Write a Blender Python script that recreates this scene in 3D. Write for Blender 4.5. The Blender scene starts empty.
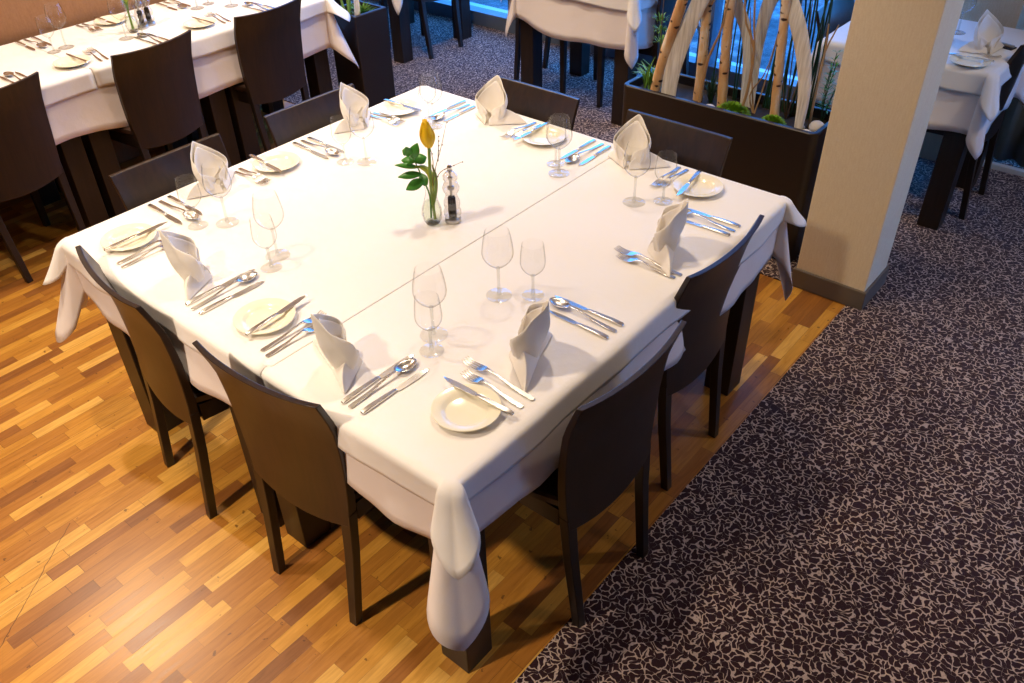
import bpy, bmesh, math, random
from mathutils import Vector, Matrix
random.seed(7)
C = bpy.context.scene.collection
PI = math.pi
R = math.radians
scene = bpy.context.scene

# ------------------------------------------------------------------ materials
def srgb(r, g, b):
    f = lambda c: (c/255/12.92) if c/255 <= .04045 else ((c/255+.055)/1.055)**2.4
    return (f(r), f(g), f(b), 1)

def mat(name, col, rough=.5, metal=0., spec=.5, bump=None, **kw):
    m = bpy.data.materials.new(name); m.use_nodes = True
    b = m.node_tree.nodes['Principled BSDF']
    b.inputs['Base Color'].default_value = col if len(col) == 4 else (*col, 1)
    b.inputs['Roughness'].default_value = rough
    b.inputs['Metallic'].default_value = metal
    b.inputs['Specular IOR Level'].default_value = spec
    for k, v in kw.items(): b.inputs[k].default_value = v
    return m

class NT:
    """tiny helper around one node tree"""
    def __init__(s, m): s.t = m.node_tree; s.b = s.t.nodes.get('Principled BSDF')
    def n(s, typ, **kw):
        o = s.t.nodes.new(typ)
        for k, v in kw.items():
            if k.startswith('i_'):
                key = k[2:]; o.inputs[int(key) if key.isdigit() else key.replace('_', ' ')].default_value = v
            else: setattr(o, k, v)
        return o
    def l(s, a, b): s.t.links.new(a, b)
    def math(s, op, a, b=None, c=None):
        o = s.t.nodes.new('ShaderNodeMath'); o.operation = op
        for i, v in enumerate((a, b, c)):
            if v is None: continue
            if isinstance(v, (int, float)): o.inputs[i].default_value = v
            else: s.l(v, o.inputs[i])
        return o.outputs[0]
    def ramp(s, fac, stops, interp='LINEAR'):
        o = s.t.nodes.new('ShaderNodeValToRGB'); e = o.color_ramp.elements; o.color_ramp.interpolation = interp
        while len(e) < len(stops): e.new(.5)
        for el, (p, c) in zip(e, stops): el.position = p; el.color = c if len(c) == 4 else (*c, 1)
        s.l(fac, o.inputs[0]); return o.outputs[0]
    def mix(s, fac, a, b, typ='MIX'):
        o = s.t.nodes.new('ShaderNodeMix'); o.data_type = 'RGBA'; o.blend_type = typ
        for i, v in ((0, fac), (6, a), (7, b)):
            if isinstance(v, (int, float)): o.inputs[i].default_value = v
            elif isinstance(v, tuple): o.inputs[i].default_value = v if len(v) == 4 else (*v, 1)
            else: s.l(v, o.inputs[i])
        return o.outputs[2]
    def bump(s, h, strength=.2, dist=.002):
        o = s.t.nodes.new('ShaderNodeBump'); o.inputs['Strength'].default_value = strength; o.inputs['Distance'].default_value = dist
        s.l(h, o.inputs['Height']); s.l(o.outputs[0], s.b.inputs['Normal'])

def wood_grain(name, dark, light, rough, scale=(1, 1, 1), spec=.5, coat=0):
    m = mat(name, dark, rough, spec=spec); k = NT(m)
    tc = k.n('ShaderNodeTexCoord'); mp = k.n('ShaderNodeMapping'); mp.inputs['Scale'].default_value = scale
    k.l(tc.outputs['Object'], mp.inputs[0])
    nz = k.n('ShaderNodeTexNoise', i_Scale=6., i_Detail=6., i_Distortion=1.2); k.l(mp.outputs[0], nz.inputs['Vector'])
    k.l(k.ramp(nz.outputs[0], [(.35, dark), (.7, light)]), k.b.inputs['Base Color'])
    k.bump(nz.outputs[0], .03, .001)
    if coat: m.node_tree.nodes['Principled BSDF'].inputs['Coat Weight'].default_value = coat
    return m

M = {}
M['wenge'] = wood_grain('wenge stained wood', srgb(29, 18, 12), srgb(47, 29, 18), .38, (5, 5, .6), .45)
M['wenge_edge'] = wood_grain('wenge edge', srgb(22, 15, 12), srgb(34, 24, 19), .36, (5, 5, .7), .5)
M['dark_table'] = wood_grain('dark table wood', srgb(26, 18, 14), srgb(40, 28, 22), .4, (5, 5, .8), .4)
M['seat'] = wood_grain('dark seat', srgb(36, 24, 19), srgb(56, 38, 29), .35, (1, 4, 4), .5)
M['planter'] = mat('planter lacquer', srgb(38, 29, 26), .42, spec=.4)

def cloth_mat(name, col):
    m = mat(name, col, .85, spec=.2); k = NT(m)
    k.b.inputs['Sheen Weight'].default_value = .15
    tc = k.n('ShaderNodeTexCoord')
    n1 = k.n('ShaderNodeTexNoise', i_Scale=9., i_Detail=4.); k.l(tc.outputs['Object'], n1.inputs['Vector'])
    n2 = k.n('ShaderNodeTexNoise', i_Scale=420., i_Detail=1.); k.l(tc.outputs['Object'], n2.inputs['Vector'])
    k.bump(k.math('ADD', k.math('MULTIPLY', n1.outputs[0], 3.), k.math('MULTIPLY', n2.outputs[0], .12)), .22, .006)
    return m
M['cloth'] = cloth_mat('white table linen', srgb(238, 234, 230))
M['cloth_under'] = cloth_mat('white under cloth linen', srgb(232, 222, 218))
M['napkin'] = cloth_mat('white napkin linen', srgb(246, 240, 231))
M['china'] = mat('ivory china', srgb(240, 233, 210), .18, spec=.5)
M['steel'] = mat('polished cutlery steel', (.74, .71, .66), .27, 1.)
M['steel_matte'] = mat('brushed steel', (.5, .48, .45), .35, 1.)

def glass_mat(name, tint, refl=.05, edge=.55, dark=(.5, .49, .47)):
    """thin clear wall: clear where seen straight on, darker and shinier where seen edge on"""
    m = bpy.data.materials.new(name); m.use_nodes = True; t = m.node_tree; t.nodes.clear()
    out = t.nodes.new('ShaderNodeOutputMaterial'); mx = t.nodes.new('ShaderNodeMixShader')
    tr = t.nodes.new('ShaderNodeBsdfTransparent'); gl = t.nodes.new('ShaderNodeBsdfGlossy'); lw = t.nodes.new('ShaderNodeLayerWeight')
    mr = t.nodes.new('ShaderNodeMapRange'); cr = t.nodes.new('ShaderNodeValToRGB')
    gl.inputs['Roughness'].default_value = .04; gl.inputs[0].default_value = (.95, .96, .97, 1)
    lw.inputs[0].default_value = .5
    e = cr.color_ramp.elements; e[0].position = .55; e[0].color = tint; e[1].position = .97; e[1].color = (*dark, 1)
    pw = t.nodes.new('ShaderNodeMath'); pw.operation = 'POWER'; pw.inputs[1].default_value = 3.
    t.links.new(lw.outputs['Facing'], cr.inputs[0]); t.links.new(cr.outputs[0], tr.inputs[0])
    t.links.new(lw.outputs['Facing'], pw.inputs[0]); t.links.new(pw.outputs[0], mr.inputs[0])
    mr.inputs[3].default_value = refl; mr.inputs[4].default_value = edge
    t.links.new(mr.outputs[0], mx.inputs[0]); t.links.new(tr.outputs[0], mx.inputs[1]); t.links.new(gl.outputs[0], mx.inputs[2]); t.links.new(mx.outputs[0], out.inputs[0])
    return m
M['glass'] = glass_mat('clear drinking glass', (.965, .966, .962, 1), .03, .30, (.56, .55, .53))
M['glass_stem'] = glass_mat('thick clear glass', (.88, .89, .88, 1), .08, .5, (.6, .59, .57))
M['acrylic'] = glass_mat('clear acrylic', (.88, .87, .86, 1), .08, .6)
M['water'] = glass_mat('water', (.9, .94, .86, 1), .04, .3)
M['pane'] = glass_mat('window glass', (.93, .97, 1, 1), .03, .3)

M['leaf'] = mat('leaf green', srgb(66, 138, 42), .4); M['leaf2'] = mat('fern green', srgb(96, 140, 50), .5)
M['moss'] = mat('moss green', srgb(122, 168, 36), .7); M['reed'] = mat('dark reed green', srgb(30, 62, 34), .5)
M['stem'] = mat('tulip stem green', srgb(120, 150, 50), .45); M['tleaf'] = mat('tulip leaf', srgb(170, 180, 40), .45)
M['petal'] = mat('yellow petal', srgb(252, 200, 4), .5, **{'Subsurface Weight': .1})
M['twig'] = mat('brown twig', srgb(110, 86, 62), .7); M['twig_pale'] = mat('pale twig', srgb(176, 138, 94), .7)
M['cream'] = mat('cream dried flower', srgb(226, 212, 170), .8)
M['stone'] = mat('white pebble', srgb(214, 208, 200), .6)
M['soil'] = mat('dark soil', srgb(40, 30, 22), .9)
M['pepper'] = mat('peppercorns', srgb(40, 32, 28), .8)
M['curtain'] = mat('dark green grey curtain', srgb(96, 108, 110), .85)
M['frame'] = mat('window frame grey', srgb(92, 100, 112), .4)
M['sill'] = mat('pale sill', srgb(190, 200, 208), .5)
M['ceiling'] = mat('ceiling paint', srgb(225, 215, 200), .9)
M['wall'] = mat('plain wall paint', srgb(198, 186, 168), .9)
M['skirting'] = mat('grey brown skirting', srgb(104, 94, 84), .4)

def bark():
    m = mat('birch bark', srgb(200, 150, 100), .75); k = NT(m)
    tc = k.n('ShaderNodeTexCoord'); mp = k.n('ShaderNodeMapping'); mp.inputs['Scale'].default_value = (1, 1, .28)
    k.l(tc.outputs['Object'], mp.inputs[0])
    n1 = k.n('ShaderNodeTexNoise', i_Scale=26., i_Detail=4.); k.l(mp.outputs[0], n1.inputs['Vector'])
    base = k.ramp(n1.outputs[0], [(.3, srgb(196, 140, 84)), (.5, srgb(220, 178, 126)), (.68, srgb(238, 222, 196))])
    mp2 = k.n('ShaderNodeMapping'); mp2.inputs['Scale'].default_value = (1, 1, 2.2); k.l(tc.outputs['Object'], mp2.inputs[0])
    v = k.n('ShaderNodeTexVoronoi', i_Scale=18., i_Randomness=1.); k.l(mp2.outputs[0], v.inputs['Vector'])
    n2 = k.n('ShaderNodeTexNoise', i_Scale=60., i_Detail=2.); k.l(tc.outputs['Object'], n2.inputs['Vector'])
    d = k.math('ADD', v.outputs['Distance'], k.math('MULTIPLY', k.math('SUBTRACT', n2.outputs[0], .5), .25))
    mask = k.ramp(d, [(.19, (1, 1, 1)), (.28, (0, 0, 0))])
    k.l(k.mix(mask, base, srgb(58, 34, 22)), k.b.inputs['Base Color']); k.bump(n1.outputs[0], .3, .004)
    return m
M['bark'] = bark()
def driftwood():
    m = mat('bleached driftwood', srgb(206, 192, 172), .75); k = NT(m)
    tc = k.n('ShaderNodeTexCoord'); mp = k.n('ShaderNodeMapping'); mp.inputs['Scale'].default_value = (1, 8, .6)
    k.l(tc.outputs['Object'], mp.inputs[0])
    n1 = k.n('ShaderNodeTexNoise', i_Scale=14., i_Detail=5.); k.l(mp.outputs[0], n1.inputs['Vector'])
    k.l(k.ramp(n1.outputs[0], [(.3, srgb(190, 182, 170)), (.65, srgb(232, 226, 216))]), k.b.inputs['Base Color']); k.bump(n1.outputs[0], .3, .003)
    return m
M['drift'] = driftwood()

def wallpaper(name, c1, c2):
    m = mat(name, c1, .8); k = NT(m)
    tc = k.n('ShaderNodeTexCoord'); mp = k.n('ShaderNodeMapping'); mp.inputs['Scale'].default_value = (60, 60, 9)
    k.l(tc.outputs['Object'], mp.inputs[0])
    n1 = k.n('ShaderNodeTexNoise', i_Scale=3., i_Detail=3.); k.l(mp.outputs[0], n1.inputs['Vector'])
    n2 = k.n('ShaderNodeTexNoise', i_Scale=150., i_Detail=1.); k.l(tc.outputs['Object'], n2.inputs['Vector'])
    k.l(k.ramp(k.math('ADD', k.math('MULTIPLY', n1.outputs[0], .6), k.math('MULTIPLY', n2.outputs[0], .4)), [(.35, c1), (.65, c2)]), k.b.inputs['Base Color'])
    k.bump(n2.outputs[0], .15, .001); return m
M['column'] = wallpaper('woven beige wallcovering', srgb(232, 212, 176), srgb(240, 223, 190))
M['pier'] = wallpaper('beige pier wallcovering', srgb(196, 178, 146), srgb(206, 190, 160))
M['brown_wall'] = wallpaper('brown wall panel', srgb(146, 102, 64), srgb(158, 112, 72))

def parquet():
    m = mat('strip parquet', srgb(190, 120, 50), .3, spec=.5); k = NT(m)
    tc = k.n('ShaderNodeTexCoord'); sx = k.n('ShaderNodeSeparateXYZ'); k.l(tc.outputs['Object'], sx.inputs[0])
    x, y = sx.outputs[0], sx.outputs[1]
    Wd, Ln = .044, .25
    row = k.math('FLOOR', k.math('DIVIDE', y, Wd))
    wn = k.n('ShaderNodeTexWhiteNoise', noise_dimensions='1D'); k.l(row, wn.inputs['W'])
    xo = k.math('ADD', k.math('DIVIDE', x, Ln), k.math('MULTIPLY', wn.outputs['Value'], 7.3))
    col = k.math('FLOOR', xo)
    cv = k.n('ShaderNodeCombineXYZ'); k.l(row, cv.inputs[0]); k.l(col, cv.inputs[1])
    w2 = k.n('ShaderNodeTexWhiteNoise', noise_dimensions='2D'); k.l(cv.outputs[0], w2.inputs['Vector'])
    tone = k.ramp(w2.outputs['Value'], [(0., srgb(128, 80, 38)), (.14, srgb(146, 92, 38)), (.4, srgb(166, 110, 42)), (.7, srgb(184, 128, 48)), (.88, srgb(198, 144, 58)), (1., srgb(212, 164, 82))])
    # grain, offset per board
    mp = k.n('ShaderNodeMapping'); mp.inputs['Scale'].default_value = (3.5, 40, 1); k.l(tc.outputs['Object'], mp.inputs[0])
    off = k.n('ShaderNodeVectorMath', operation='SCALE'); k.l(w2.outputs['Color'], off.inputs[0]); off.inputs['Scale'].default_value = 30.
    ad = k.n('ShaderNodeVectorMath', operation='ADD'); k.l(mp.outputs[0], ad.inputs[0]); k.l(off.outputs[0], ad.inputs[1])
    g = k.n('ShaderNodeTexNoise', i_Scale=2.4, i_Detail=6., i_Distortion=.8); k.l(ad.outputs[0], g.inputs['Vector'])
    grain = k.ramp(g.outputs[0], [(.3, (.66, .6, .54)), (.62, (1, 1, 1))])
    c = k.mix(.75, tone, grain, 'MULTIPLY')
    # joints
    fy = k.math('FRACT', k.math('DIVIDE', y, Wd)); fx = k.math('FRACT', xo)
    dy = k.math('MULTIPLY', k.math('MINIMUM', fy, k.math('SUBTRACT', 1., fy)), Wd)
    dx = k.math('MULTIPLY', k.math('MINIMUM', fx, k.math('SUBTRACT', 1., fx)), Ln)
    j = k.math('LESS_THAN', k.math('MINIMUM', dx, dy), .0007)
    wj = k.n('ShaderNodeTexNoise', i_Scale=2.2, i_Detail=1.); k.l(tc.outputs['Object'], wj.inputs['Vector'])
    jj = k.math('MULTIPLY', j, k.ramp(wj.outputs[0], [(.4, (.25, .25, .25)), (.65, (.9, .9, .9))]))
    c = k.mix(jj, c, srgb(70, 36, 16))
    # one long dark scratch and little nicks
    ax, ay, bx, by = -.82, .97, -.384, 1.312
    L = math.hypot(bx-ax, by-ay); ux, uy = (bx-ax)/L, (by-ay)/L
    wob = k.n('ShaderNodeTexNoise', i_Scale=25., i_Detail=2.); k.l(tc.outputs['Object'], wob.inputs['Vector'])
    along = k.math('ADD', k.math('MULTIPLY', k.math('SUBTRACT', x, ax), ux), k.math('MULTIPLY', k.math('SUBTRACT', y, ay), uy))
    acr = k.math('ADD', k.math('MULTIPLY', k.math('SUBTRACT', x, ax), -uy), k.math('MULTIPLY', k.math('SUBTRACT', y, ay), ux))
    acr = k.math('ABSOLUTE', k.math('ADD', acr, k.math('MULTIPLY', k.math('SUBTRACT', wob.outputs[0], .5), .012)))
    s = k.math('MULTIPLY', k.math('LESS_THAN', acr, .0012), k.math('MULTIPLY', k.math('GREATER_THAN', along, 0.), k.math('LESS_THAN', along, L)))
    nk = k.n('ShaderNodeTexNoise', i_Scale=34., i_Detail=3.); k.l(tc.outputs['Object'], nk.inputs['Vector'])
    nick = k.ramp(nk.outputs[0], [(.69, (0, 0, 0)), (.72, (.65, .65, .65))])
    c = k.mix(k.math('MAXIMUM', k.math('MULTIPLY', s, .8), nick), c, srgb(60, 32, 16))
    k.l(c, k.b.inputs['Base Color'])
    rr = k.math('ADD', k.math('MULTIPLY', g.outputs[0], .14), .24); k.l(rr, k.b.inputs['Roughness'])
    k.bump(k.math('SUBTRACT', k.math('MULTIPLY', g.outputs[0], .4), jj), .12, .001)
    return m
M['parquet'] = parquet()

def carpet():
    m = mat('leopard pattern carpet', srgb(50, 25, 25), .95, spec=.1); k = NT(m)
    tc = k.n('ShaderNodeTexCoord')
    cur = tc.outputs['Object']
    for scale, amp in ((26., .034), (85., .012)):
        nz = k.n('ShaderNodeTexNoise', i_Scale=scale, i_Detail=0.); k.l(tc.outputs['Object'], nz.inputs['Vector'])
        sb = k.n('ShaderNodeVectorMath', operation='SUBTRACT'); k.l(nz.outputs['Color'], sb.inputs[0]); sb.inputs[1].default_value = (.5, .5, .5)
        sc = k.n('ShaderNodeVectorMath', operation='SCALE'); k.l(sb.outputs[0], sc.inputs[0]); sc.inputs['Scale'].default_value = amp
        ad = k.n('ShaderNodeVectorMath', operation='ADD'); k.l(cur, ad.inputs[0]); k.l(sc.outputs[0], ad.inputs[1]); cur = ad.outputs[0]
    flat = k.n('ShaderNodeVectorMath', operation='MULTIPLY'); k.l(cur, flat.inputs[0]); flat.inputs[1].default_value = (1, 1, 0)
    v = k.n('ShaderNodeTexVoronoi', feature='DISTANCE_TO_EDGE', voronoi_dimensions='2D', i_Scale=50., i_Randomness=1.); k.l(flat.outputs[0], v.inputs['Vector'])
    # where the second noise is high the line fades out, so blobs join into bent strokes
    n2 = k.n('ShaderNodeTexNoise', i_Scale=52., i_Detail=0.); k.l(tc.outputs['Object'], n2.inputs['Vector'])
    wid = k.ramp(n2.outputs[0], [(.40, (.12, .12, .12)), (.54, (.10, .10, .10)), (.63, (.012, .012, .012))])
    line = k.math('SUBTRACT', 1., k.math('MINIMUM', 1., k.math('DIVIDE', v.outputs['Distance'], wid)))
    line = k.math('MINIMUM', k.math('MULTIPLY', line, 2.8), 1.)
    pile = k.n('ShaderNodeTexNoise', i_Scale=420., i_Detail=2.); k.l(tc.outputs['Object'], pile.inputs['Vector'])
    lum = k.ramp(pile.outputs[0], [(.3, (.75, .75, .75)), (.7, (1.1, 1.1, 1.1))])
    c = k.mix(line, srgb(46, 24, 26), srgb(186, 164, 150))
    c = k.mix(1., c, lum, 'MULTIPLY')
    k.l(c, k.b.inputs['Base Color']); k.bump(pile.outputs[0], .5, .003)
    k.b.inputs['Sheen Weight'].default_value = .25; k.b.inputs['Sheen Tint'].default_value = (.8, .75, .8, 1)
    return m
M['carpet'] = carpet()

def outdoor():
    m = mat('outdoor paving', srgb(130, 140, 150), .8); k = NT(m)
    tc = k.n('ShaderNodeTexCoord')
    n1 = k.n('ShaderNodeTexNoise', i_Scale=3.5, i_Detail=8., i_Roughness=.75); k.l(tc.outputs['Object'], n1.inputs['Vector'])
    k.l(k.ramp(n1.outputs[0], [(.38, srgb(40, 46, 52)), (.54, srgb(82, 92, 98)), (.68, srgb(150, 160, 164))]), k.b.inputs['Base Color'])
    return m
M['outdoor'] = outdoor()

# ------------------------------------------------------------------ mesh helpers
def bm_new(): return bmesh.new()
def obj(name, bm, m, parent=None, smooth=True, mods=()):
    me = bpy.data.meshes.new(name); bmesh.ops.recalc_face_normals(bm, faces=bm.faces) if len(bm.faces) else None
    bm.to_mesh(me); bm.free()
    o = bpy.data.objects.new(name, me); C.objects.link(o)
    for mm in (m if isinstance(m, (list, tuple)) else [m]): me.materials.append(mm)
    if smooth:
        me.polygons.foreach_set('use_smooth', [True]*len(me.polygons))
        try: me.set_sharp_from_angle(angle=R(38))
        except Exception: pass
    if parent is not None: o.parent = parent
    return o
def bevel(o, w=.003, seg=2):
    b = o.modifiers.new('Bevel', 'BEVEL'); b.width = w; b.segments = seg; b.limit_method = 'ANGLE'; b.angle_limit = R(40); b.harden_normals = False; return o
def thick(o, t, off=-1):
    s = o.modifiers.new('Solidify', 'SOLIDIFY'); s.thickness = t; s.offset = off; return o
def subd(o, lv=1):
    s = o.modifiers.new('Subdivision', 'SUBSURF'); s.levels = lv; s.render_levels = lv; return o

def tag(o, label, cat, group=None, kind=None):
    if label: o['label'] = label
    if cat: o['category'] = cat
    if group: o['group'] = group
    if kind: o['kind'] = kind
    return o
def thing(name, label, cat, loc=(0, 0, 0), rz=0., group=None):
    o = bpy.data.objects.new(name, None); C.objects.link(o); o.empty_display_size = .05
    o.location = loc; o.rotation_euler = (0, 0, rz); return tag(o, label, cat, group)
def dup(src, label, loc, rz=0., rot=None, group=None, scale=None):
    def cp(o, parent):
        c = o.copy(); C.objects.link(c)
        if parent is not None: c.parent = parent
        for ch in o.children: cp(ch, c)
        return c
    r = cp(src, None); r.location = loc; r.rotation_euler = rot if rot else (0, 0, rz); r['label'] = label
    if group: r['group'] = group
    if scale: r.scale = scale
    return r
def put(src, used, label, loc, rz=0., rot=None, group=None, scale=None):
    """first call moves the source itself, later calls copy it"""
    if src.name in used: return dup(src, label, loc, rz, rot, group, scale)
    used.add(src.name); src.location = loc; src.rotation_euler = rot if rot else (0, 0, rz); src['label'] = label
    if group: src['group'] = group
    if scale: src.scale = scale
    return src
used = set()

def box(bm, x0, x1, y0, y1, z0, z1):
    vs = [bm.verts.new((x, y, z)) for z in (z0, z1) for y in (y0, y1) for x in (x0, x1)]
    for f in ((0, 2, 3, 1), (4, 5, 7, 6), (0, 1, 5, 4), (2, 6, 7, 3), (0, 4, 6, 2), (1, 3, 7, 5)): bm.faces.new([vs[i] for i in f])
    return bm
def boxo(name, b, m, parent=None, bev=.003):
    o = obj(name, box(bm_new(), *b), m, parent, smooth=False)
    return bevel(o, bev) if bev else o
def loft(bm, rings, cap=True, closed=True):
    """rings: lists of points, bridged in order"""
    V = [[bm.verts.new(p) for p in r] for r in rings]; n = len(V[0])
    for a, b in zip(V, V[1:]):
        for i in range(n if closed else n-1):
            j = (i+1) % n; bm.faces.new((a[i], a[j], b[j], b[i]))
    if cap and closed:
        bm.faces.new(V[0][::-1]); bm.faces.new(V[-1])
    return V
def lathe(bm, prof, seg=28, cap0=False, cap1=False):
    V = []
    for r, z in prof:
        if r <= 1e-6: V.append([bm.verts.new((0, 0, z))])
        else: V.append([bm.verts.new((r*math.cos(2*PI*i/seg), r*math.sin(2*PI*i/seg), z)) for i in range(seg)])
    for a, b in zip(V, V[1:]):
        for i in range(seg):
            j = (i+1) % seg
            if len(a) == 1 and len(b) == 1: continue
            if len(a) == 1: bm.faces.new((a[0], b[j], b[i]))
            elif len(b) == 1: bm.faces.new((a[i], a[j], b[0]))
            else: bm.faces.new((a[i], a[j], b[j], b[i]))
    if cap0 and len(V[0]) > 1: bm.faces.new(V[0][::-1])
    if cap1 and len(V[-1]) > 1: bm.faces.new(V[-1])
    return bm
def tube(bm, pts, rad, seg=7, cap=True):
    pts = [Vector(p) for p in pts]; n = len(pts)
    rads = rad if isinstance(rad, (list, tuple)) else [rad]*n
    rings = []; up = Vector((.31, .17, .93)).normalized()
    for i, p in enumerate(pts):
        t = (pts[min(i+1, n-1)]-pts[max(i-1, 0)]).normalized()
        a = up.cross(t)
        if a.length < 1e-3: a = Vector((1, 0, 0)).cross(t)
        a.normalize(); b = t.cross(a)
        rings.append([p+(a*math.cos(2*PI*k/seg)+b*math.sin(2*PI*k/seg))*rads[i] for k in range(seg)])
    loft(bm, rings, cap); return bm
def interp(tab, z):
    for (a, va), (b, vb) in zip(tab, tab[1:]):
        if z <= b: return va+(vb-va)*(z-a)/(b-a) if z >= a else va
    return tab[-1][1]
def spline(pts, n):
    """Catmull-Rom through points"""
    P = [Vector(p) for p in pts]; P = [P[0]*2-P[1]]+P+[P[-1]*2-P[-2]]; out = []
    segs = len(P)-3
    for i in range(n+1):
        u = i/n*segs; k = min(int(u), segs-1); t = u-k
        a, b, c, d = P[k:k+4]
        out.append(.5*((2*b)+(c-a)*t+(2*a-5*b+4*c-d)*t*t+(3*b-a-3*c+d)*t**3))
    return out
def blade(bm, base, tip, w, bend=.0, n=5, side=None, fold=.15):
    """one narrow leaf with a mid-rib fold"""
    base, tip = Vector(base), Vector(tip); d = tip-base
    s = side if side else d.cross(Vector((0, 0, 1)))
    if s.length < 1e-4: s = Vector((1, 0, 0))
    s.normalize(); nrm = s.cross(d).normalized(); L = []; K = []; Rr = []
    for i in range(n+1):
        t = i/n; p = base+d*t+nrm*bend*d.length*math.sin(PI*t) + Vector((0, 0, -abs(bend)*d.length*.6*t*t))
        ww = w*math.sin(PI*min(.97, .12+.85*t))*.5
        L.append(bm.verts.new(p-s*ww+nrm*ww*fold*2)); K.append(bm.verts.new(p)); Rr.append(bm.verts.new(p+s*ww+nrm*ww*fold*2))
    for i in range(n):
        bm.faces.new((L[i], K[i], K[i+1], L[i+1])); bm.faces.new((K[i], Rr[i], Rr[i+1], K[i+1]))

# ------------------------------------------------------------------ camera
cam = bpy.data.cameras.new('camera'); co = bpy.data.objects.new('camera', cam); C.objects.link(co)
co.location = (-.8195, -.8760, 2.0140); co.rotation_euler = (.91364, .0210, -.87969)
cam.sensor_fit = 'HORIZONTAL'; cam.sensor_width = 36.; cam.lens = 847.07/1024*36; cam.clip_start = .02
scene.camera = co

# ------------------------------------------------------------------ setting
X0, X1, Y0, Y1, ZC = -3.6, 4.06, -3.4, 6.2, 2.75
CARX, CARY = 2.19, -.095
def struct(o, label=None):
    o['kind'] = 'structure'
    if label: o['label'] = label
    return o
struct(boxo('floor', (X0, CARX, CARY, Y1, -.06, 0), M['parquet'], bev=0), 'warm strip parquet floor in mixed brown tones')
bm = box(bm_new(), X0, X1, Y0, CARY, -.06, .004); box(bm, CARX, X1, CARY, Y1, -.06, .004)
struct(obj('floor_carpet', bm, M['carpet'], smooth=False), 'dark carpet with a beige leopard line pattern')
struct(boxo('ceiling', (X0, X1, Y0, Y1, ZC, ZC+.1), M['ceiling'], bev=0))
struct(boxo('wall_left', (X0, 2.2, 3.53, 3.65, 0, ZC), M['brown_wall'], bev=0), 'brown wall panel behind the long table')
struct(boxo('wall_back', (X0-.1, X1, Y1, Y1+.1, 0, ZC), M['wall'], bev=0))
struct(boxo('wall_near', (X0-.1, 2.9, Y0-.1, Y0, 0, ZC), M['wall'], bev=0))
struct(boxo('trim_2', (2.9, X1+.1, Y0-.1, Y0, 2.45, ZC), M['frame'], bev=0))
for i, (a, b) in enumerate(((2.9, 4.0),)):
    fb = bm_new(); hw = .045
    box(fb, a, b, Y0-.08, Y0, 0, .10); box(fb, a, b, Y0-.08, Y0, 2.37, 2.45); box(fb, a, a+hw, Y0-.08, Y0, .10, 2.37); box(fb, b-hw, b, Y0-.08, Y0, .10, 2.37)
    w = struct(obj(f'window_{i+6}', fb, M['frame'], smooth=False)); boxo('pane', (a+hw, b-hw, Y0-.05, Y0-.042, .10, 2.37), M['pane'], w, bev=0)
struct(boxo('wall_side', (X0-.1, X0, Y0, Y1, 0, ZC), M['wall'], bev=0))
# glazed wall: frames, panes, pier
struct(boxo('trim_1', (X1, X1+.1, -1.6, Y1, 2.45, ZC), M['frame'], bev=0), 'grey lintel over the windows')
struct(boxo('wall_right', (X1, X1+.1, Y0, -1.6, 0, ZC), M['wall'], bev=0))
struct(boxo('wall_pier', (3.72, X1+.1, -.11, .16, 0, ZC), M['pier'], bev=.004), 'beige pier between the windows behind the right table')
muls = [-1.6, -.05, 1.62, 3.17, 4.7, 6.15]
for i, (a, b) in enumerate(zip(muls, muls[1:])):
    fb = bm_new()
    hw = .045
    box(fb, X1-.04, X1+.06, a, b, 0, .10); box(fb, X1-.04, X1+.06, a, b, 2.37, 2.45)
    box(fb, X1-.04, X1+.06, a, a+hw, .10, 2.37); box(fb, X1-.04, X1+.06, b-hw, b, .10, 2.37)
    w = struct(obj(f'window_{i+1}', fb, M['frame'], smooth=False))
    p = boxo('pane', (X1+.005, X1+.013, a+hw, b-hw, .10, 2.37), M['pane'], w, bev=0)
    s = boxo('sill', (X1+.06, X1+.2, a, b, .0, .07), M['sill'], w)
struct(boxo('ground_outside', (X1+.2, 16, -14, 18, -.12, -.04), M['outdoor'], bev=0))
# column with skirting
struct(boxo('column', (2.194, 2.43, -.149, .138, 0, ZC), M['column'], bev=.004), 'square beige column with woven wallcovering')
bb = bm_new(); t = .010
box(bb, 2.194-t, 2.43+t, -.149-t, .138+t, 0, .085)
bevel(struct(obj('baseboard_column', bb, M['skirting'], smooth=False), 'grey brown skirting round the column foot'), .004)

# ------------------------------------------------------------------ tables
def table(label, x0, x1, y0, y1, H=.744, leg=.095, group='dark tables under the cloths'):
    cx, cy = (x0+x1)/2, (y0+y1)/2
    t = thing('dining_table', label, 'table', (cx, cy, 0))
    hx, hy = (x1-x0)/2, (y1-y0)/2
    boxo('tabletop', (-hx, hx, -hy, hy, H-.032, H), M['dark_table'], t)
    fr = bm_new(); a = .02
    box(fr, -hx+a+leg, hx-a-leg, -hy+a, -hy+a+.02, H-.11, H-.032); box(fr, -hx+a+leg, hx-a-leg, hy-a-.02, hy-a, H-.11, H-.032)
    box(fr, -hx+a, -hx+a+.02, -hy+a+leg, hy-a-leg, H-.11, H-.032); box(fr, hx-a-.02, hx-a, -hy+a+leg, hy-a-leg, H-.11, H-.032)
    obj('apron', fr, M['dark_table'], t, smooth=False)
    i = .012
    for sx in (-1, 1):
        for sy in (-1, 1):
            xa, ya = sx*(hx-i), sy*(hy-i); xb, yb = sx*(hx-i-leg), sy*(hy-i-leg)
            boxo('leg', (min(xa, xb), max(xa, xb), min(ya, yb), max(ya, yb), .0, H-.032), M['dark_table'], t)
    return t

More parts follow.
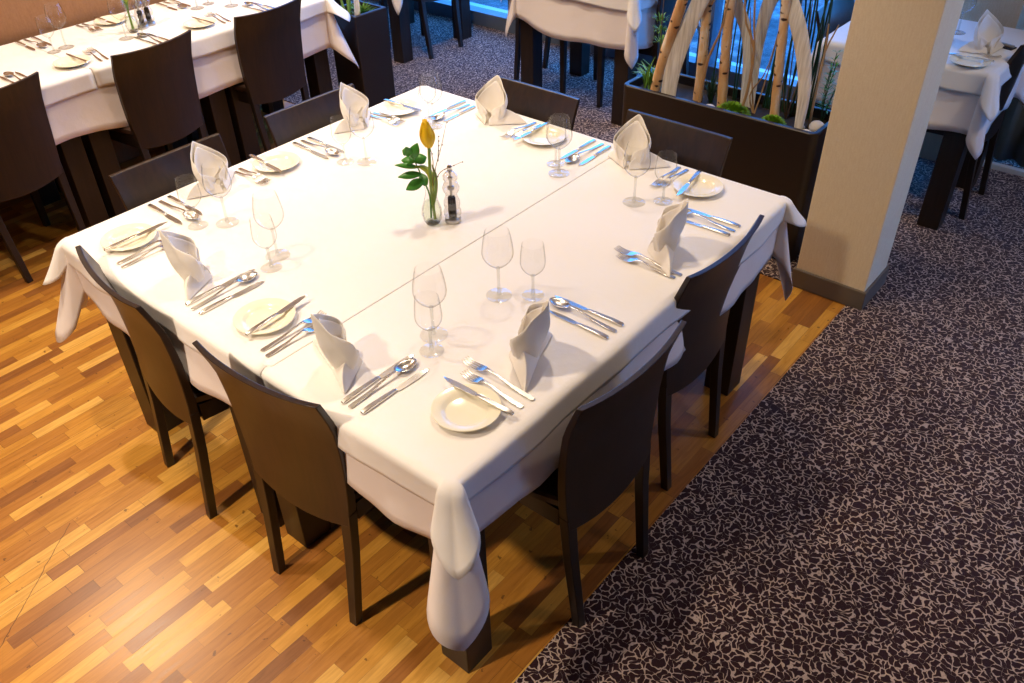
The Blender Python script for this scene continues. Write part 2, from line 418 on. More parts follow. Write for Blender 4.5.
def drape(name, label, x0, x1, y0, y1, z, L, tip, sides='NESW', m=None, out=.0, seed=0, amp=.010, lobe=.09, group=None, lift=0., flare=.18, point=.9, corner=None):
    """cloth over a rectangular top; sides lists the edges that hang: W=-x, E=+x, S=-y, N=+y"""
    rnd = random.Random(seed); ph = [rnd.uniform(0, 6.28) for _ in range(12)]; k1 = [rnd.uniform(.8, 1.3) for _ in range(12)]
    cx, cy = (x0+x1)/2, (y0+y1)/2
    cinfo = {}; bm = bm_new(); path = []                                       # (base point, outward normal, hem length, corner weight, s)
    rc = .012
    corners = {'S': ((x0, y0), (x1, y0), (0, -1)), 'E': ((x1, y0), (x1, y1), (1, 0)), 'N': ((x1, y1), (x0, y1), (-0, 1)), 'W': ((x0, y1), (x0, y0), (-1, 0))}
    order = 'SENW'; s = 0.
    step = .03
    for q, key in enumerate(order):
        (ax, ay), (bx, by), nn = corners[key]; ln = math.hypot(bx-ax, by-ay); ux, uy = (bx-ax)/ln, (by-ay)/ln
        cnt = max(2, int(ln/step)); on = key in sides
        for i in range(cnt+1):
            d = rc+(ln-2*rc)*i/cnt
            e = min(d, ln-d); near = math.exp(-(e/.11)**2) if on else 0
            path.append(((ax+ux*d, ay+uy*d), Vector(nn), L if on else 0., 0., s+d, near))
        s += ln
        nk = order[(q+1) % 4]; both = on and nk in sides
        n2 = Vector(corners[nk][2]); a0 = math.atan2(nn[1], nn[0])
        for i in range(1, 24):
            f = i/24; a = a0+PI/2*f
            ccx, ccy = bx-ux*rc-nn[0]*rc, by-uy*rc-nn[1]*rc
            n = Vector((math.cos(a), math.sin(a)))
            path.append(((ccx+n.x*rc, ccy+n.y*rc), n, L if both else 0., f if both else 0., s+q*1e-9, 1.)); cinfo[len(path)-1] = q
    T = 12; rows = []
    for idx, ((bx, by), n, Lh, w, sv, near) in enumerate(path):
        tp, pt, lb = (corner or {}).get(cinfo.get(idx), (tip, point, lobe))
        cw = math.sin(PI*w)**.45 if w else 0.
        ln = Lh*(1+.05*math.sin(sv*5.1*k1[0]+ph[0])+.04*math.sin(sv*11*k1[1]+ph[1])) if Lh else 0.
        if Lh:
            ln *= 1-.06*near
            if w > 0:
                tent = 1-abs(2*w-1); ln = ln+(tp-ln)*(tent**pt)
        col = []
        for j in range(T+1):
            t = (j/T)**1.35
            if not Lh: col.append((bx, by, z)); continue
            dd = ln*t
            o = out*min(1, t*5)
            if dd < .030: hz = .019*(math.sin(dd/.030*PI/2)); vz = .019*(1-math.cos(dd/.030*PI/2))
            else: hz = .019; vz = .019+(dd-.030)
            rip = amp*t*(1-near)*(math.sin(sv*13*k1[2]+ph[2])+.6*math.sin(sv*23*k1[3]+ph[3])+.35*math.sin(sv*41+ph[4]))
            lob = lb*cw*(t**1.05)*(1+.14*math.sin(2*PI*w+ph[5]))
            fl = flare*ln*t*t*(1-near)*.2-.006*t*near*(1-cw)
            h = hz+o+max(rip, -.004)*(1-cw)+lob+fl+.004*t
            vz2 = vz-lob*.22*t
            col.append((bx+n.x*h, by+n.y*h, z-vz2))
        rows.append(col)
    V = [[None]*(T+1) for _ in rows]
    for i, col in enumerate(rows):
        prev = None
        for j, p in enumerate(col):
            v = bm.verts.new((p[0]-cx, p[1]-cy, p[2])); V[i][j] = v
    n = len(V)
    for i in range(n):
        k = (i+1) % n
        if path[i][2] == 0 or path[k][2] == 0:
            continue
        for j in range(T): bm.faces.new((V[i][j], V[k][j], V[k][j+1], V[i][j+1]))
    inner = []
    for i in range(n):
        (bx, by), nn = path[i][0], path[i][1]
        inner.append(bm.verts.new((bx-nn.x*.006-cx, by-nn.y*.006-cy, z)))
    for i in range(n):
        k = (i+1) % n; bm.faces.new((V[k][0], V[i][0], inner[i], inner[k]))
    bm.faces.new(inner)
    for v in [v for v in bm.verts if not v.link_faces]: bm.verts.remove(v)
    bmesh.ops.triangulate(bm, faces=[f for f in bm.faces if len(f.verts) > 4])
    o = obj(name, bm, m or M['cloth']); o.location = (cx, cy, 0)
    thick(o, .0012, -1)
    return tag(o, label, 'tablecloth', group)

W, D = 1.497, 1.540
table('dark wood table carrying the carpet side half of the big set table', 0, W, 0, .765)
table('dark wood table carrying the far half of the big set table by parquet', 0, W, .773, D)
drape('tablecloth', 'long white under cloth hanging to the lowest points around the big front table', 0, W, 0, D, .7472, .222, .42, m=M['cloth_under'], seed=3, amp=.008, lobe=.135, point=.5, corner={0: (.42, .8, .075), 2: (.40, .25, .15), 3: (.425, .42, .135)})
drape('table_overlay', 'short white overlay on the carpet side part of the big front table', -.004, W+.004, -.004, .600, .7496, .088, .20, 'ESW', seed=11, amp=.003, out=.006, lobe=.08, flare=.05, corner={0: (.13, .7, .070), 3: (.205, .8, .085)})
drape('table_overlay', 'short white overlay on the back part of the big front table', -.005, W+.005, .575, D+.004, .7512, .088, .17, 'NEW', seed=12, amp=.003, out=.007, lobe=.085, flare=.05, corner={2: (.17, .30, .085)})

# ------------------------------------------------------------------ chairs
PROF = [(0, -.004), (.27, .026), (.44, .038), (.53, .038), (.62, .035), (.71, .026), (.77, .010), (.82, -.010)]
def chair_proto():
    t = thing('dining_chair', 'x', 'chair')
    # shell back: curved in plan, bowed in profile
    NS, NZ = 14, 12; front, back = [], []
    for k in range(NZ+1):
        rf, rb = [], []
        for i in range(NS+1):
            s = -1+2*i/NS; u = k/NZ
            zb = .360+.022*abs(s)**2; zt = .825-.009*(1-s*s); z = zb+(zt-zb)*u
            hw = interp([(.36, .172), (.45, .181), (.55, .19), (.70, .198), (.82, .203)], z)
            sag = interp([(.36, .014), (.82, .024)], z); th = interp([(.36, .028), (.6, .023), (.82, .015)], z)
            y = interp(PROF, z)-sag*(1-s*s)
            rf.append((s*hw, y+th, z)); rb.append((s*hw, y, z))
        front.append(rf); back.append(rb)
    bm = bm_new()
    rings = [b+f[::-1] for b, f in zip(back, front)]
    loft(bm, rings, cap=False)
    vs = list(bm.verts); n = 2*(NS+1); bm.verts.ensure_lookup_table()
    for base in (0, NZ*n):
        for i in range(NS): bm.faces.new((bm.verts[base+i], bm.verts[base+i+1], bm.verts[base+n-2-i], bm.verts[base+n-1-i]))
    bevel(obj('backrest', bm, M['wenge'], t), .002)
    for sx in (-1, 1):
        rings = []
        for z in (0, .09, .18, .27, .36, .42):
            h = interp([(0, .013), (.44, .0175)], z); cx = sx*interp([(0, .151), (.44, .1625)], z); y = interp(PROF, z)+.0135
            dy = interp([(0, .013), (.44, .0142)], z)
            rings.append([(cx-h, y-dy, z), (cx+h, y-dy, z), (cx+h, y+dy, z), (cx-h, y+dy, z)])
        bm = bm_new(); loft(bm, rings); bevel(obj('leg', bm, M['wenge_edge'], t), .002)
    for sx in (-1, 1):
        rings = []
        for z in (0, .2, .43):
            h = interp([(0, .013), (.43, .018)], z); cx = sx*.178; y = .405
            rings.append([(cx-h, y-h, z), (cx+h, y-h, z), (cx+h, y+h, z), (cx-h, y+h, z)])
        bm = bm_new(); loft(bm, rings); bevel(obj('leg', bm, M['wenge_edge'], t), .002)
    # seat: soft trapezoid slab
    bm = bm_new(); rings = []
    for z, g in ((.436, -.004), (.44, 0), (.458, 0), (.464, -.006)):
        ring = []
        for (x, y) in ((-.165, .066), (.165, .066), (.186, .14), (.20, .36), (.196, .412), (.18, .432), (-.18, .432), (-.196, .412), (-.20, .36), (-.186, .14)):
            ring.append((x+(g if x > 0 else -g), y+(g if y > .2 else -g), z))
        rings.append(ring)
    loft(bm, rings); obj('seat', bm, M['seat'], t)
    bm = bm_new()
    for sx in (-1, 1):
        loft(bm, [[(sx*a-.009, y, z0), (sx*a+.009, y, z0), (sx*a+.009, y, z1), (sx*a-.009, y, z1)] for a, y, z0, z1 in ((.163, .07, .376, .434), (.176, .39, .376, .434))])
    box(bm, -.16, .16, .396, .414, .376, .434); box(bm, -.15, .15, .058, .074, .376, .434)
    obj('seat_frame', bm, M['wenge_edge'], t, smooth=False)
    return t
CH = chair_proto()
def chair(label, x, y, deg, group):
    return put(CH, used, label, (x, y, 0 if not (x > CARX or y < CARY) else .0), R(deg), group=group)
G1 = 'chairs around the big front table'
chair('dark wooden chair with brown lit back at the wood floor side, by the left corner', -.078, 1.142, -98, G1)
chair('dark wooden chair with brown lit back at the wood floor side, nearest the near corner', -.085, .508, -85.4, G1)
chair('almost black wooden chair by the carpet edge, nearest the near table corner', .462, -.135, -1.6, G1)
chair('almost black wooden chair by the carpet edge, next to the column', 1.035, -.055, 0, G1)
chair('dark chair facing the camera across the big table, nearest its left corner', .43, 1.665, 180, G1)
chair('dark chair facing the camera across the big table, beside the tall planter', 1.02, 1.645, 178, G1)
chair('dark chair across the big table seen against blue lit carpet', 1.612, 1.055, 90, G1)
chair('dark chair across the big table in front of the long birch planter', 1.640, .455, 90, G1)
G2 = 'chairs at the long table along the brown wall'
chair('dark chair at the long table, cut by the left photo edge', .345, 2.765, 5, G2)
chair('dark chair in the middle of the long table, seen from behind', 1.03, 2.725, 4, G2)
chair('dark chair at the long table right end, beside the tall planter', 1.665, 2.735, 2, G2)

# ------------------------------------------------------------------ tableware prototypes (local +y = towards the table centre)
def ring_pts(hw, y, z0, z1): return [(-hw, y, z0), (hw, y, z0), (hw, y, z1), (-hw, y, z1)]
def bar(bm, secs):
    """secs: (y, half width, z bottom, thickness)"""
    loft(bm, [ring_pts(h, y, z, z+t) for y, h, z, t in secs]); return bm
def knife_proto():
    t = thing('table_knife', 'x', 'knife')
    o = obj('handle', bar(bm_new(), [(0, .004, .0008, .003), (.003, .0062, 0, .006), (.03, .0065, 0, .0075), (.08, .0052, 0, .007), (.105, .0042, .0006, .006), (.112, .0042, .001, .004)]), M['steel'], t); bevel(o, .0015)
    bm = bm_new()
    P = [(.112, -.004, .004), (.118, -.0055, .008), (.15, -.006, .0095), (.18, -.006, .0095), (.2, -.004, .008), (.214, .001, .0055), (.219, .004, .0045)]
    rings = [[(a, y, .0008), (b, y, .0016), (b, y, .002), (a, y, .0032)] for y, a, b in P]; loft(bm, rings); obj('blade', bm, M['steel'], t)
    return t
def fork_proto():
    t = thing('table_fork', 'x', 'fork')
    o = obj('handle', bar(bm_new(), [(0, .0035, .0005, .002), (.003, .0065, 0, .003), (.03, .0062, .001, .003), (.07, .0045, .004, .003), (.105, .0030, .010, .003), (.135, .0032, .013, .003), (.146, .007, .011, .0025)]), M['steel'], t); bevel(o, .001)
    bm = bm_new()
    bar(bm, [(.145, .0068, .0105, .0025), (.150, .010, .0085, .0022), (.160, .0115, .0055, .002), (.168, .012, .004, .002)])
    for i in range(4):
        x = -.0102+i*.0068
        loft(bm, [[(x-h, y, z), (x+h, y, z), (x+h, y, z+.0018), (x-h, y, z+.0018)] for y, h, z in ((.166, .0019, .004), (.185, .0016, .0025), (.2, .0013, .004), (.212, .0006, .008))])
    obj('tines', bm, M['steel'], t); return t
def spoon_proto():
    t = thing('table_spoon', 'x', 'spoon')
    o = obj('handle', bar(bm_new(), [(0, .0035, .0005, .002), (.003, .0065, 0, .003), (.03, .0062, .001, .003), (.07, .0045, .004, .003), (.105, .0030, .010, .003), (.135, .0032, .013, .003), (.146, .004, .0125, .0025)]), M['steel'], t); bevel(o, .001)
    bm = bm_new(); N = 18; c = .177; rings = []
    for f in (1, .8, .55, .28):
        ring = []
        for i in range(N):
            a = 2*PI*i/N; px = .0185*f*math.cos(a)*(1-.14*math.sin(a)); py = c+.032*f*math.sin(a)
            tilt = (c-py)*.10
            ring.append((px, py, .001+.0095*f*f+max(0, tilt)))
        rings.append(ring)
    V = loft(bm, rings, cap=False); bm.faces.new(V[-1])
    o = obj('bowl', bm, M['steel'], t); thick(o, .0012, 1); return t
def plate_proto():
    bm = bm_new()
    lathe(bm, [(0, .003), (.045, .003), (.049, .0045), (.054, .0095), (.060, .0115), (.074, .0155), (.0775, .0158), (.0785, .0145), (.074, .0125), (.058, .0075), (.048, .0006), (.044, 0), (.040, .0012), (0, .0012)], 48)
    o = obj('side_plate', bm, M['china']); return tag(o, 'x', 'plate')
def wine_proto(name, H, rb, rt, stem, foot, cat):
    t = thing(name, 'x', cat)
    bm = bm_new(); zb = stem
    bowl = [(.0035, zb)]
    for i in range(1, 13):
        u = i/12; z = zb+(H-zb)*u
        r = rb*math.sin(min(1, u/.42)*PI/2)**.75 if u < .42 else rb+(rt-rb)*((u-.42)/.58)**1.6
        bowl.append((max(r, .004), z))
    inner = [(r-.0009, z+.0006) for r, z in bowl[::-1]]
    lathe(bm, bowl, 32); obj('bowl', bm, M['glass'], t)
    bm = bm_new(); lathe(bm, [(.0065, .004), (.0045, .012), (.0036, stem*.5), (.0038, stem-.008), (.0055, stem+.001), (0, stem+.006)], 16)
    obj('stem', bm, M['glass_stem'], t)
    bm = bm_new(); lathe(bm, [(0, 0), (foot-.002, 0), (foot, .0012), (foot-.002, .0022), (foot*.5, .0034), (.007, .0062), (0, .0075)], 32)
    obj('foot', bm, M['glass'], t)
    return t

def napkin_proto():
    """a bishop's-hat napkin: tall pointed back towards the diner, open front, a wing folded down at each side"""
    bm = bm_new()
    NT_, NH = 28, 9; A = R(165)
    V = []
    for i in range(NT_+1):
        th = -A+2*A*i/NT_; a = abs(th)/A; row = []
        top = .050+.106*max(0, 1-a*1.0)**1.0
        for j in range(NH+1):
            u = j/NH; z = top*u
            r = (.030+.024*math.sin(PI*min(1, z/.11)*.6))*(1+.04*math.sin(3*th+1))*(1-.35*max(0, a-.72)/.28)
            pinch = 1-.35*max(0, z-.08)/.07
            x = r*1.18*math.sin(th)*pinch; y = -r*(.92 if math.cos(th) > 0 else .55)*math.cos(th)-.0286*max(0, z-.05)
            y += .004*math.sin(5*th+6*u)
            row.append(bm.verts.new((x, y, .001+z)))
        V.append(row)
    for i in range(NT_):
        for j in range(NH): bm.faces.new((V[i][j], V[i+1][j], V[i+1][j+1], V[i][j+1]))
    # inner layers: a second sheet behind the rim and a little lower
    def rr(z): return .030+.024*math.sin(PI*min(1, z/.11)*.6)
    V2 = []
    for i in range(15):
        th = R(-120)+R(240)*i/14; row = []
        a = abs(th)/R(165); top = .034+.108*max(0, 1-a)
        for j in range(7):
            u = j/6; z = .02+(top-.02)*u; r = rr(z)*.86
            row.append(bm.verts.new((r*1.18*math.sin(th)*(1-.35*max(0, z-.08)/.07), -r*.92*math.cos(th)-.0286*max(0, z-.05)+.003, z)))
        V2.append(row)
    for i in range(14):
        for j in range(6): bm.faces.new((V2[i][j], V2[i+1][j], V2[i+1][j+1], V2[i][j+1]))
    # collar: on each side a triangular flap folds down to a point on the table
    for sx in (-1, 1):
        k = 1. if sx < 0 else .86
        A0, B0, T0, C0 = Vector((-.004*sx, -.033, .003)), Vector((sx*.043, -.006, .060*k)), Vector((sx*(.135 if sx < 0 else .100), -.040, .0015)), Vector((sx*.006, .030, .024))
        NU, NV = 12, 6; G = []
        for i in range(NU+1):
            u = i/NU; row = []
            if u < .5: P = A0.lerp(B0, (u*2)**.85); Q = A0.lerp(T0, u*2)
            else: P = B0.lerp(C0, (u-.5)*2); Q = T0.lerp(Vector((sx*.006, .038, .0015)), (u-.5)*2)
            for j in range(NV+1):
                v = j/NV; q = P.lerp(Q, v); bul = .010*math.sin(PI*v)*math.sin(PI*u)
                row.append(bm.verts.new((q.x-sx*bul*.3, q.y-bul*.6, max(.0014, q.z+bul*.7))))
            G.append(row)
        for i in range(NU):
            for j in range(NV): bm.faces.new((G[i][j], G[i+1][j], G[i+1][j+1], G[i][j+1]))
    o = obj('folded_napkin', bm, M['napkin']); o.data.polygons.foreach_set('use_smooth', [True]*len(o.data.polygons))
    thick(o, .0022, 0); subd(o, 1)
    return tag(o, 'x', 'napkin')

PK, PF, PS, PP = knife_proto(), fork_proto(), spoon_proto(), plate_proto()
PW = wine_proto('wine_glass', .195, .041, .031, .085, .035, 'wine glass')
PG = wine_proto('water_goblet', .158, .033, .028, .062, .030, 'goblet')
PN = napkin_proto()
ZA, ZB = .7502, .7518       # overlay surfaces
def top_z(x, y): return (ZB if y > .575 else ZA)

SIDES = {'LN': (lambda c, d: (d, c), -90), 'NR': (lambda c, d: (c, d), 0), 'LB': (lambda c, d: (c, D-d), 180), 'BR': (lambda c, d: (W-d, c), 90)}
def setting(side, where, plate, pknife, forks, nap, napd, naprz, napscale, knives, spoon, small, wine, plate_d=.105):
    f, deg = SIDES[side]
    def at(c, d, dz=0): x, y = f(c, d); return (x, y, top_z(x, y)+dz)
    if plate is not None:
        put(PP, used, 'round ivory side plate ' + where, at(plate, plate_d), 0, group='side plates on the big table')
        c, d, yaw = pknife
        put(PK, used, 'steel butter knife on the plate ' + where, at(c, d, .0135), rot=(R(1.2), 0, R(deg+yaw)), group='knives on the big table', scale=(1, .93, 1))
    names = ('outer', 'inner') if forks[0][3] else ('inner', 'outer')
    for (c, d, s, _), nm in zip(forks, ('longer', 'shorter')):
        put(PF, used, f'{nm} steel fork of the pair {where}', at(c, d, .0004), rot=(0, 0, R(deg+random.uniform(-2.5, 2.5))), group='forks on the big table', scale=(1, s, 1))
    put(PN, used, 'white standing napkin ' + where, at(nap, napd), R(deg+naprz), group='folded napkins on the big table', scale=napscale)
    for (c, d, s), nm in zip(knives, ('beside the napkin', 'outside the spoon')):
        put(PK, used, f'steel knife {nm} {where}', at(c, d, .0004), rot=(0, 0, R(deg+random.uniform(-2, 2))), group='knives on the big table', scale=(1, s, 1))
    put(PS, used, 'steel spoon between two knives ' + where, at(*spoon, .0004), rot=(0, 0, R(deg+random.uniform(-2, 2))), group='spoons on the big table')
    put(PG, used, 'small stemmed water glass ' + where, at(*small), 0, group='water glasses on the big table')
    put(PW, used, 'tall stemmed wine glass ' + where, at(*wine), 0, group='wine glasses on the big table')
one = (1, 1, 1.02); nz = (1.05, 1.05, 1.12)
setting('LN', 'at the parquet side, left corner place', 1.379, (1.360, .018, 0), [(1.290, .012, .93, 1), (1.262, .010, .84, 0)], 1.040, .108, -26, nz, [(.957, .016, 1.0), (.895, .014, .92)], (.928, .014), (.928, .271), (.966, .322))
setting('LN', 'at the parquet side, near corner place', .738, (.705, .025, 5), [(.641, .018, .93, 1), (.614, .012, .82, 0)], .438, .112, -22, nz, [(.343, .014, 1.03), (.283, .018, .93)], (.319, .014), (.318, .278), (.358, .327))
setting('NR', 'at the carpet side, near corner place', .168, (.212, .008, 2), [(.290, .012, 1.02, 1), (.254, .016, .86, 0)], .402, .128, 22, nz, [(.578, .010, .86), (.645, .010, .98)], (.613, .010), (.612, .271), (.558, .342))
setting('NR', 'at the carpet side place by the column', None, None, [(.930, .012, 1.02, 1), (.908, .020, .86, 0)], 1.005, .122, 24, nz, [(1.195, .010, .8), (1.258, .010, .86)], (1.226, .010), (1.258, .273), (1.199, .340))
setting('BR', 'at the place before the birch planter', .228, (.272, .014, 10), [(.352, -.004+.01, .86, 1), (.322, .006, .8, 0)], .490, .090, 14, one, [(.622, .016, .86), (.693, .006, .9)], (.655, .010), (.690, .236), (.640, .284))
setting('BR', 'at the place before the blue carpet', .842, (.893, .006, 0), [(.955, .008, .88, 1), (.925, .012, .8, 0)], 1.090, .098, 12, one, [(1.232, .030, .82), (1.297, .012, .9)], (1.265, .024), (1.290, .222), (1.232, .258))
setting('LB', 'at the place by the tall planter', 1.267, (1.279, .006, 2), [(1.190, .036, .8, 1), (1.165, .04, .8, 0)], 1.072, .085, 10, one, [(.892, .018, .9), (.832, .010, .92)], (.864, .014), (.845, .271), (.888, .330), .10)
setting('LB', 'at the long table side, left corner place', .686, (.660, -.018+.012, -5), [(.592, .022, .8, 1), (.568, .03, .78, 0)], .455, .090, 12, one, [(.330, .010, .88), (.260, .010, .88)], (.296, .012), (.281, .245), (.346, .302))

# ------------------------------------------------------------------ centre piece
def vase_proto():
    t = thing('bud_vase', 'small clear glass bud vase holding one yellow tulip', 'vase')
    bm = bm_new(); lathe(bm, [(0, .002), (.018, .002), (.026, .012), (.0305, .032), (.029, .05), (.02, .078), (.0145, .098), (.0145, .112), (.0175, .128)], 28)
    obj('body', bm, M['glass'], t)
    bm = bm_new(); lathe(bm, [(0, 0), (.019, 0), (.021, .004), (.017, .009), (0, .010)], 24); obj('base', bm, M['glass_stem'], t)
    bm = bm_new(); lathe(bm, [(0, .010), (.022, .011), (.0275, .03), (.026, .05), (.0195, .072), (0, .072)], 24); obj('water', bm, M['water'], t)
    return t
def mill_proto():
    t = thing('pepper_mill', 'clear acrylic pepper mill with steel knob beside the tulip vase', 'pepper mill')
    bm = bm_new(); lathe(bm, [(0, 0), (.0235, 0), (.0245, .003), (.0245, .012), (.022, .016), (0, .016)], 28); obj('base_cap', bm, M['steel_matte'], t)
    bm = bm_new(); lathe(bm, [(.021, .016), (.026, .026), (.0265, .036), (.0215, .046), (.0245, .058), (.0235, .07), (.018, .084), (.0165, .092), (.024, .103), (.0255, .113), (.020, .126), (.015, .130), (.0215, .140), (.0215, .150), (.013, .160), (.006, .162)], 28)
    obj('body', bm, M['acrylic'], t)
    bm = bm_new(); lathe(bm, [(0, .017), (.012, .018), (.0125, .04), (.0115, .078), (.010, .082), (0, .082)], 16); obj('peppercorn_filling', bm, M['pepper'], t)
    bm = bm_new(); lathe(bm, [(0, .082), (.004, .083), (.004, .104), (.010, .106), (.010, .114), (.004, .117), (.004, .136), (.007, .138), (.007, .145), (.003, .147), (.003, .165), (0, .165)], 14); obj('spindle', bm, M['steel_matte'], t)
    bm = bm_new(); lathe(bm, [(0, .160), (.006, .161), (.0085, .166), (.0065, .172), (.0075, .177), (.004, .183), (0, .184)], 16); obj('knob', bm, M['steel'], t)
    return t
VZ = top_z(.726, .744)
VA = vase_proto(); VA.location = (.726, .744, VZ)
MI = mill_proto(); MI.location = (.772, .704, VZ)
# directions as seen by someone standing at the near corner
RT = Vector((.637, -.770, 0)); LF = -RT
def tulip():
    t = thing('tulip', 'yellow tulip bud with pale green leaf standing in the glass vase', 'flower', (.726, .744, VZ))
    up = Vector((0, 0, 1)); fwd = Vector((.77, .637, 0))
    pts = spline([RT*.008+up*.014, up*.08+RT*.004, up*.15+RT*.004, up*.248+RT*.008], 10)
    obj('stem', tube(bm_new(), pts, .0045, 8), M['stem'], t)
    top = pts[-1]
    for i in range(6):
        bm = bm_new(); a = i*PI/3; ax = Vector((math.cos(a), math.sin(a), 0)); sd = Vector((-ax.y, ax.x, 0)); G = []
        lean = -RT*.0+up
        for j in range(8):
            u = j/7; rr = (.0075+.0155*math.sin(PI*u**.8)**.9)*(1-.55*u*u) if u < 1 else .0035
            hw = .0155*math.sin(PI*min(.98, .08+.86*u))**.7; row = []
            for k in range(5):
                v = -1+k/2; p = top+up*(-.004+.082*u)-RT*.006*u+ax*(rr-.005*v*v*(1 if u > .1 else 0)-(.001 if i % 2 else 0))+sd*hw*v
                row.append(bm.verts.new(p))
            G.append(row)
        for j in range(7):
            for k in range(4): bm.faces.new((G[j][k], G[j][k+1], G[j+1][k+1], G[j+1][k]))
        o = obj('petal', bm, M['petal'], t); thick(o, .0008, 0)
    # two leaves
    for (pp, w, nm) in (([RT*.006+up*.06, RT*.012+up*.115, RT*.004+up*.165, LF*.022+up*.186, LF*.048+up*.182], .020, 'leaf'), ([RT*.004+up*.05, RT*.016+up*.10, RT*.020+up*.15, RT*.012+up*.19], .014, 'leaf')):
        cl = spline(pp, 12); bm = bm_new(); G = []
        for j, p in enumerate(cl):
            u = j/12; ww = w*math.sin(PI*min(.97, .18+.8*u))**.8*.5
            tt = (cl[min(j+1, 12)]-cl[max(j-1, 0)]).normalized(); s = (fwd*.55+RT*.8).normalized(); s = (s-tt*s.dot(tt)).normalized(); nn = tt.cross(s)
            G.append([bm.verts.new(p-s*ww+nn*ww*.35), bm.verts.new(p), bm.verts.new(p+s*ww+nn*ww*.35)])
        for j in range(12):
            for k in range(2): bm.faces.new((G[j][k], G[j][k+1], G[j+1][k+1], G[j+1][k]))
        o = obj(nm, bm, M['tleaf'] if w > .015 else M['stem'], t); thick(o, .0008, 0)
    return t
tulip()
def sprig():
    t = thing('green_sprig', 'glossy green leaf sprig in the vase left of the tulip', 'greenery', (.726, .744, VZ))
    up = Vector((0, 0, 1)); fwd = Vector((.77, .637, 0))
    stem = spline([LF*.004+up*.016+fwd*.004, up*.09+LF*.002, up*.14+LF*.016, up*.20+LF*.036, up*.228+LF*.052], 12)
    obj('stem', tube(bm_new(), stem, [.003-.0016*i/12 for i in range(13)], 6), M['leaf'], t)
    for (k, tip, w) in ((6, LF*.068+up*.118-fwd*.01, .024), (7, LF*.088+up*.158-fwd*.008, .017), (8, LF*.094+up*.195-fwd*.006, .012), (9, RT*.0+LF*.004+up*.205+fwd*.02, .024), (9, LF*.076+up*.20+fwd*.012, .018), (10, LF*.024+up*.256+fwd*.004, .023), (12, LF*.068+up*.236, .020), (5, RT*.004+LF*.03+up*.15+fwd*.03, .02), (11, LF*.056+up*.255-fwd*.02, .019)):
        bm = bm_new(); blade(bm, stem[k], tip, w*1.35, .05, 8, side=(tip-stem[k]).cross(Vector((-.55, -.55, .6))), fold=.12); o = obj('leaf', bm, M['leaf'], t); thick(o, .0008, 0)
    return t
sprig()
def twigs():
    t = thing('bare_twigs', 'thin bare brown twigs rising right of the tulip', 'twigs', (.726, .744, VZ))
    up = Vector((0, 0, 1)); fwd = Vector((.77, .637, 0)); b0 = RT*.006+up*.018+fwd*.006
    for pts in ([b0, RT*.012+up*.11, RT*.022+up*.18, RT*.04+up*.235, RT*.062+up*.315], [b0, RT*.010+up*.12, RT*.016+up*.20, RT*.010+up*.25, RT*.012+up*.29], [b0, RT*.014+up*.12, RT*.034+up*.165, RT*.066+up*.182, RT*.098+up*.196], [RT*.03+up*.2, RT*.034+up*.24, RT*.036+up*.275]):
        bm = bm_new(); sp = spline(pts, 10); tube(bm, sp, [.0016-.001*i/10 for i in range(11)], 5)
        for q in sp[4::2]:
            v = bmesh.ops.create_icosphere(bm, subdivisions=1, radius=.0022)['verts']; bmesh.ops.translate(bm, verts=v, vec=q+RT*.002)
        obj('twig', bm, M['twig'], t)
    return t
twigs()

# ------------------------------------------------------------------ long table on the left
LY0, LY1 = 2.87, 3.49
for (a, b, wh) in ((-.10, .675, 'left third of the long table, beside the photo edge'), (.685, 1.43, 'middle third of the long table along the brown wall'), (1.44, 2.10, 'right third of the long table, beside the tall planter')):
    table('dark wood table carrying the '+wh, a, b, LY0, LY1)
drape('tablecloth', 'long white under cloth of the long table along the brown wall', -.10, 2.10, LY0, LY1, .7472, .285, .43, 'SEW', m=M['cloth_under'], seed=21, amp=.005, lobe=.11)
drape('table_overlay', 'short white overlay on the left part of the long table, ending in a square corner', -.104, .80, LY0-.004, LY1, .7496, .105, .19, 'SW', seed=22, amp=.003, out=.007, lobe=.05, flare=.05)
drape('table_overlay', 'short white overlay on the right part of the long table', .78, 2.104, LY0-.005, LY1, .7512, .10, .17, 'SE', seed=23, amp=.003, out=.008, lobe=.10, flare=.05)
def lz(x): return .7505 if x < .76 else .7518
def P(src, label, x, y, rz=0, dz=.0004, group=None, scale=None, z=None): return put(src, used, label, (x, y, (lz(x) if z is None else z)+dz), R(rz), group=group, scale=scale)
GL = 'tableware on the long table'
P(PP, 'ivory side plate on the long table left of the middle chair', .770, 2.965, 0, 0, 'plates on the long table')
P(PK, 'steel butter knife on the side plate left of the middle long table chair', .80, 2.885, 0, .0135, 'knives on the long table', (1, .9, 1))
for i, (x, s, nm) in enumerate(((.865, .86, 'shorter'), (.895, .95, 'longer'))): P(PF, f'{nm} steel fork right of the plate beside the middle long table chair', x, 2.89, -6, group='forks on the long table', scale=(1, s, 1))
P(PP, 'ivory side plate on the long table left of the end chair', 1.425, 2.975, 0, 0, 'plates on the long table')
P(PK, 'steel butter knife on the side plate left of the end chair of the long table', 1.45, 2.89, 0, .0135, 'knives on the long table', (1, .9, 1))
for i, (x, s, nm) in enumerate(((1.515, .86, 'shorter'), (1.545, .95, 'longer'))): P(PF, f'{nm} steel fork beside the plate left of the end chair of the long table', x, 2.895, -4, group='forks on the long table', scale=(1, s, 1))
for (x0, wh) in ((.50, 'behind the chair at the left photo edge'), (1.13, 'behind the middle long table chair'), (1.74, 'behind the end chair of the long table')):
    P(PK, 'steel knife left of the spoon '+wh, x0, 2.88, 0, group='knives on the long table', scale=(1, .92, 1))
    P(PS, 'steel spoon between two knives '+wh, x0+.033, 2.88, 0, group='spoons on the long table')
    P(PK, 'steel knife right of the spoon '+wh, x0+.066, 2.88, 0, group='knives on the long table', scale=(1, .92, 1))
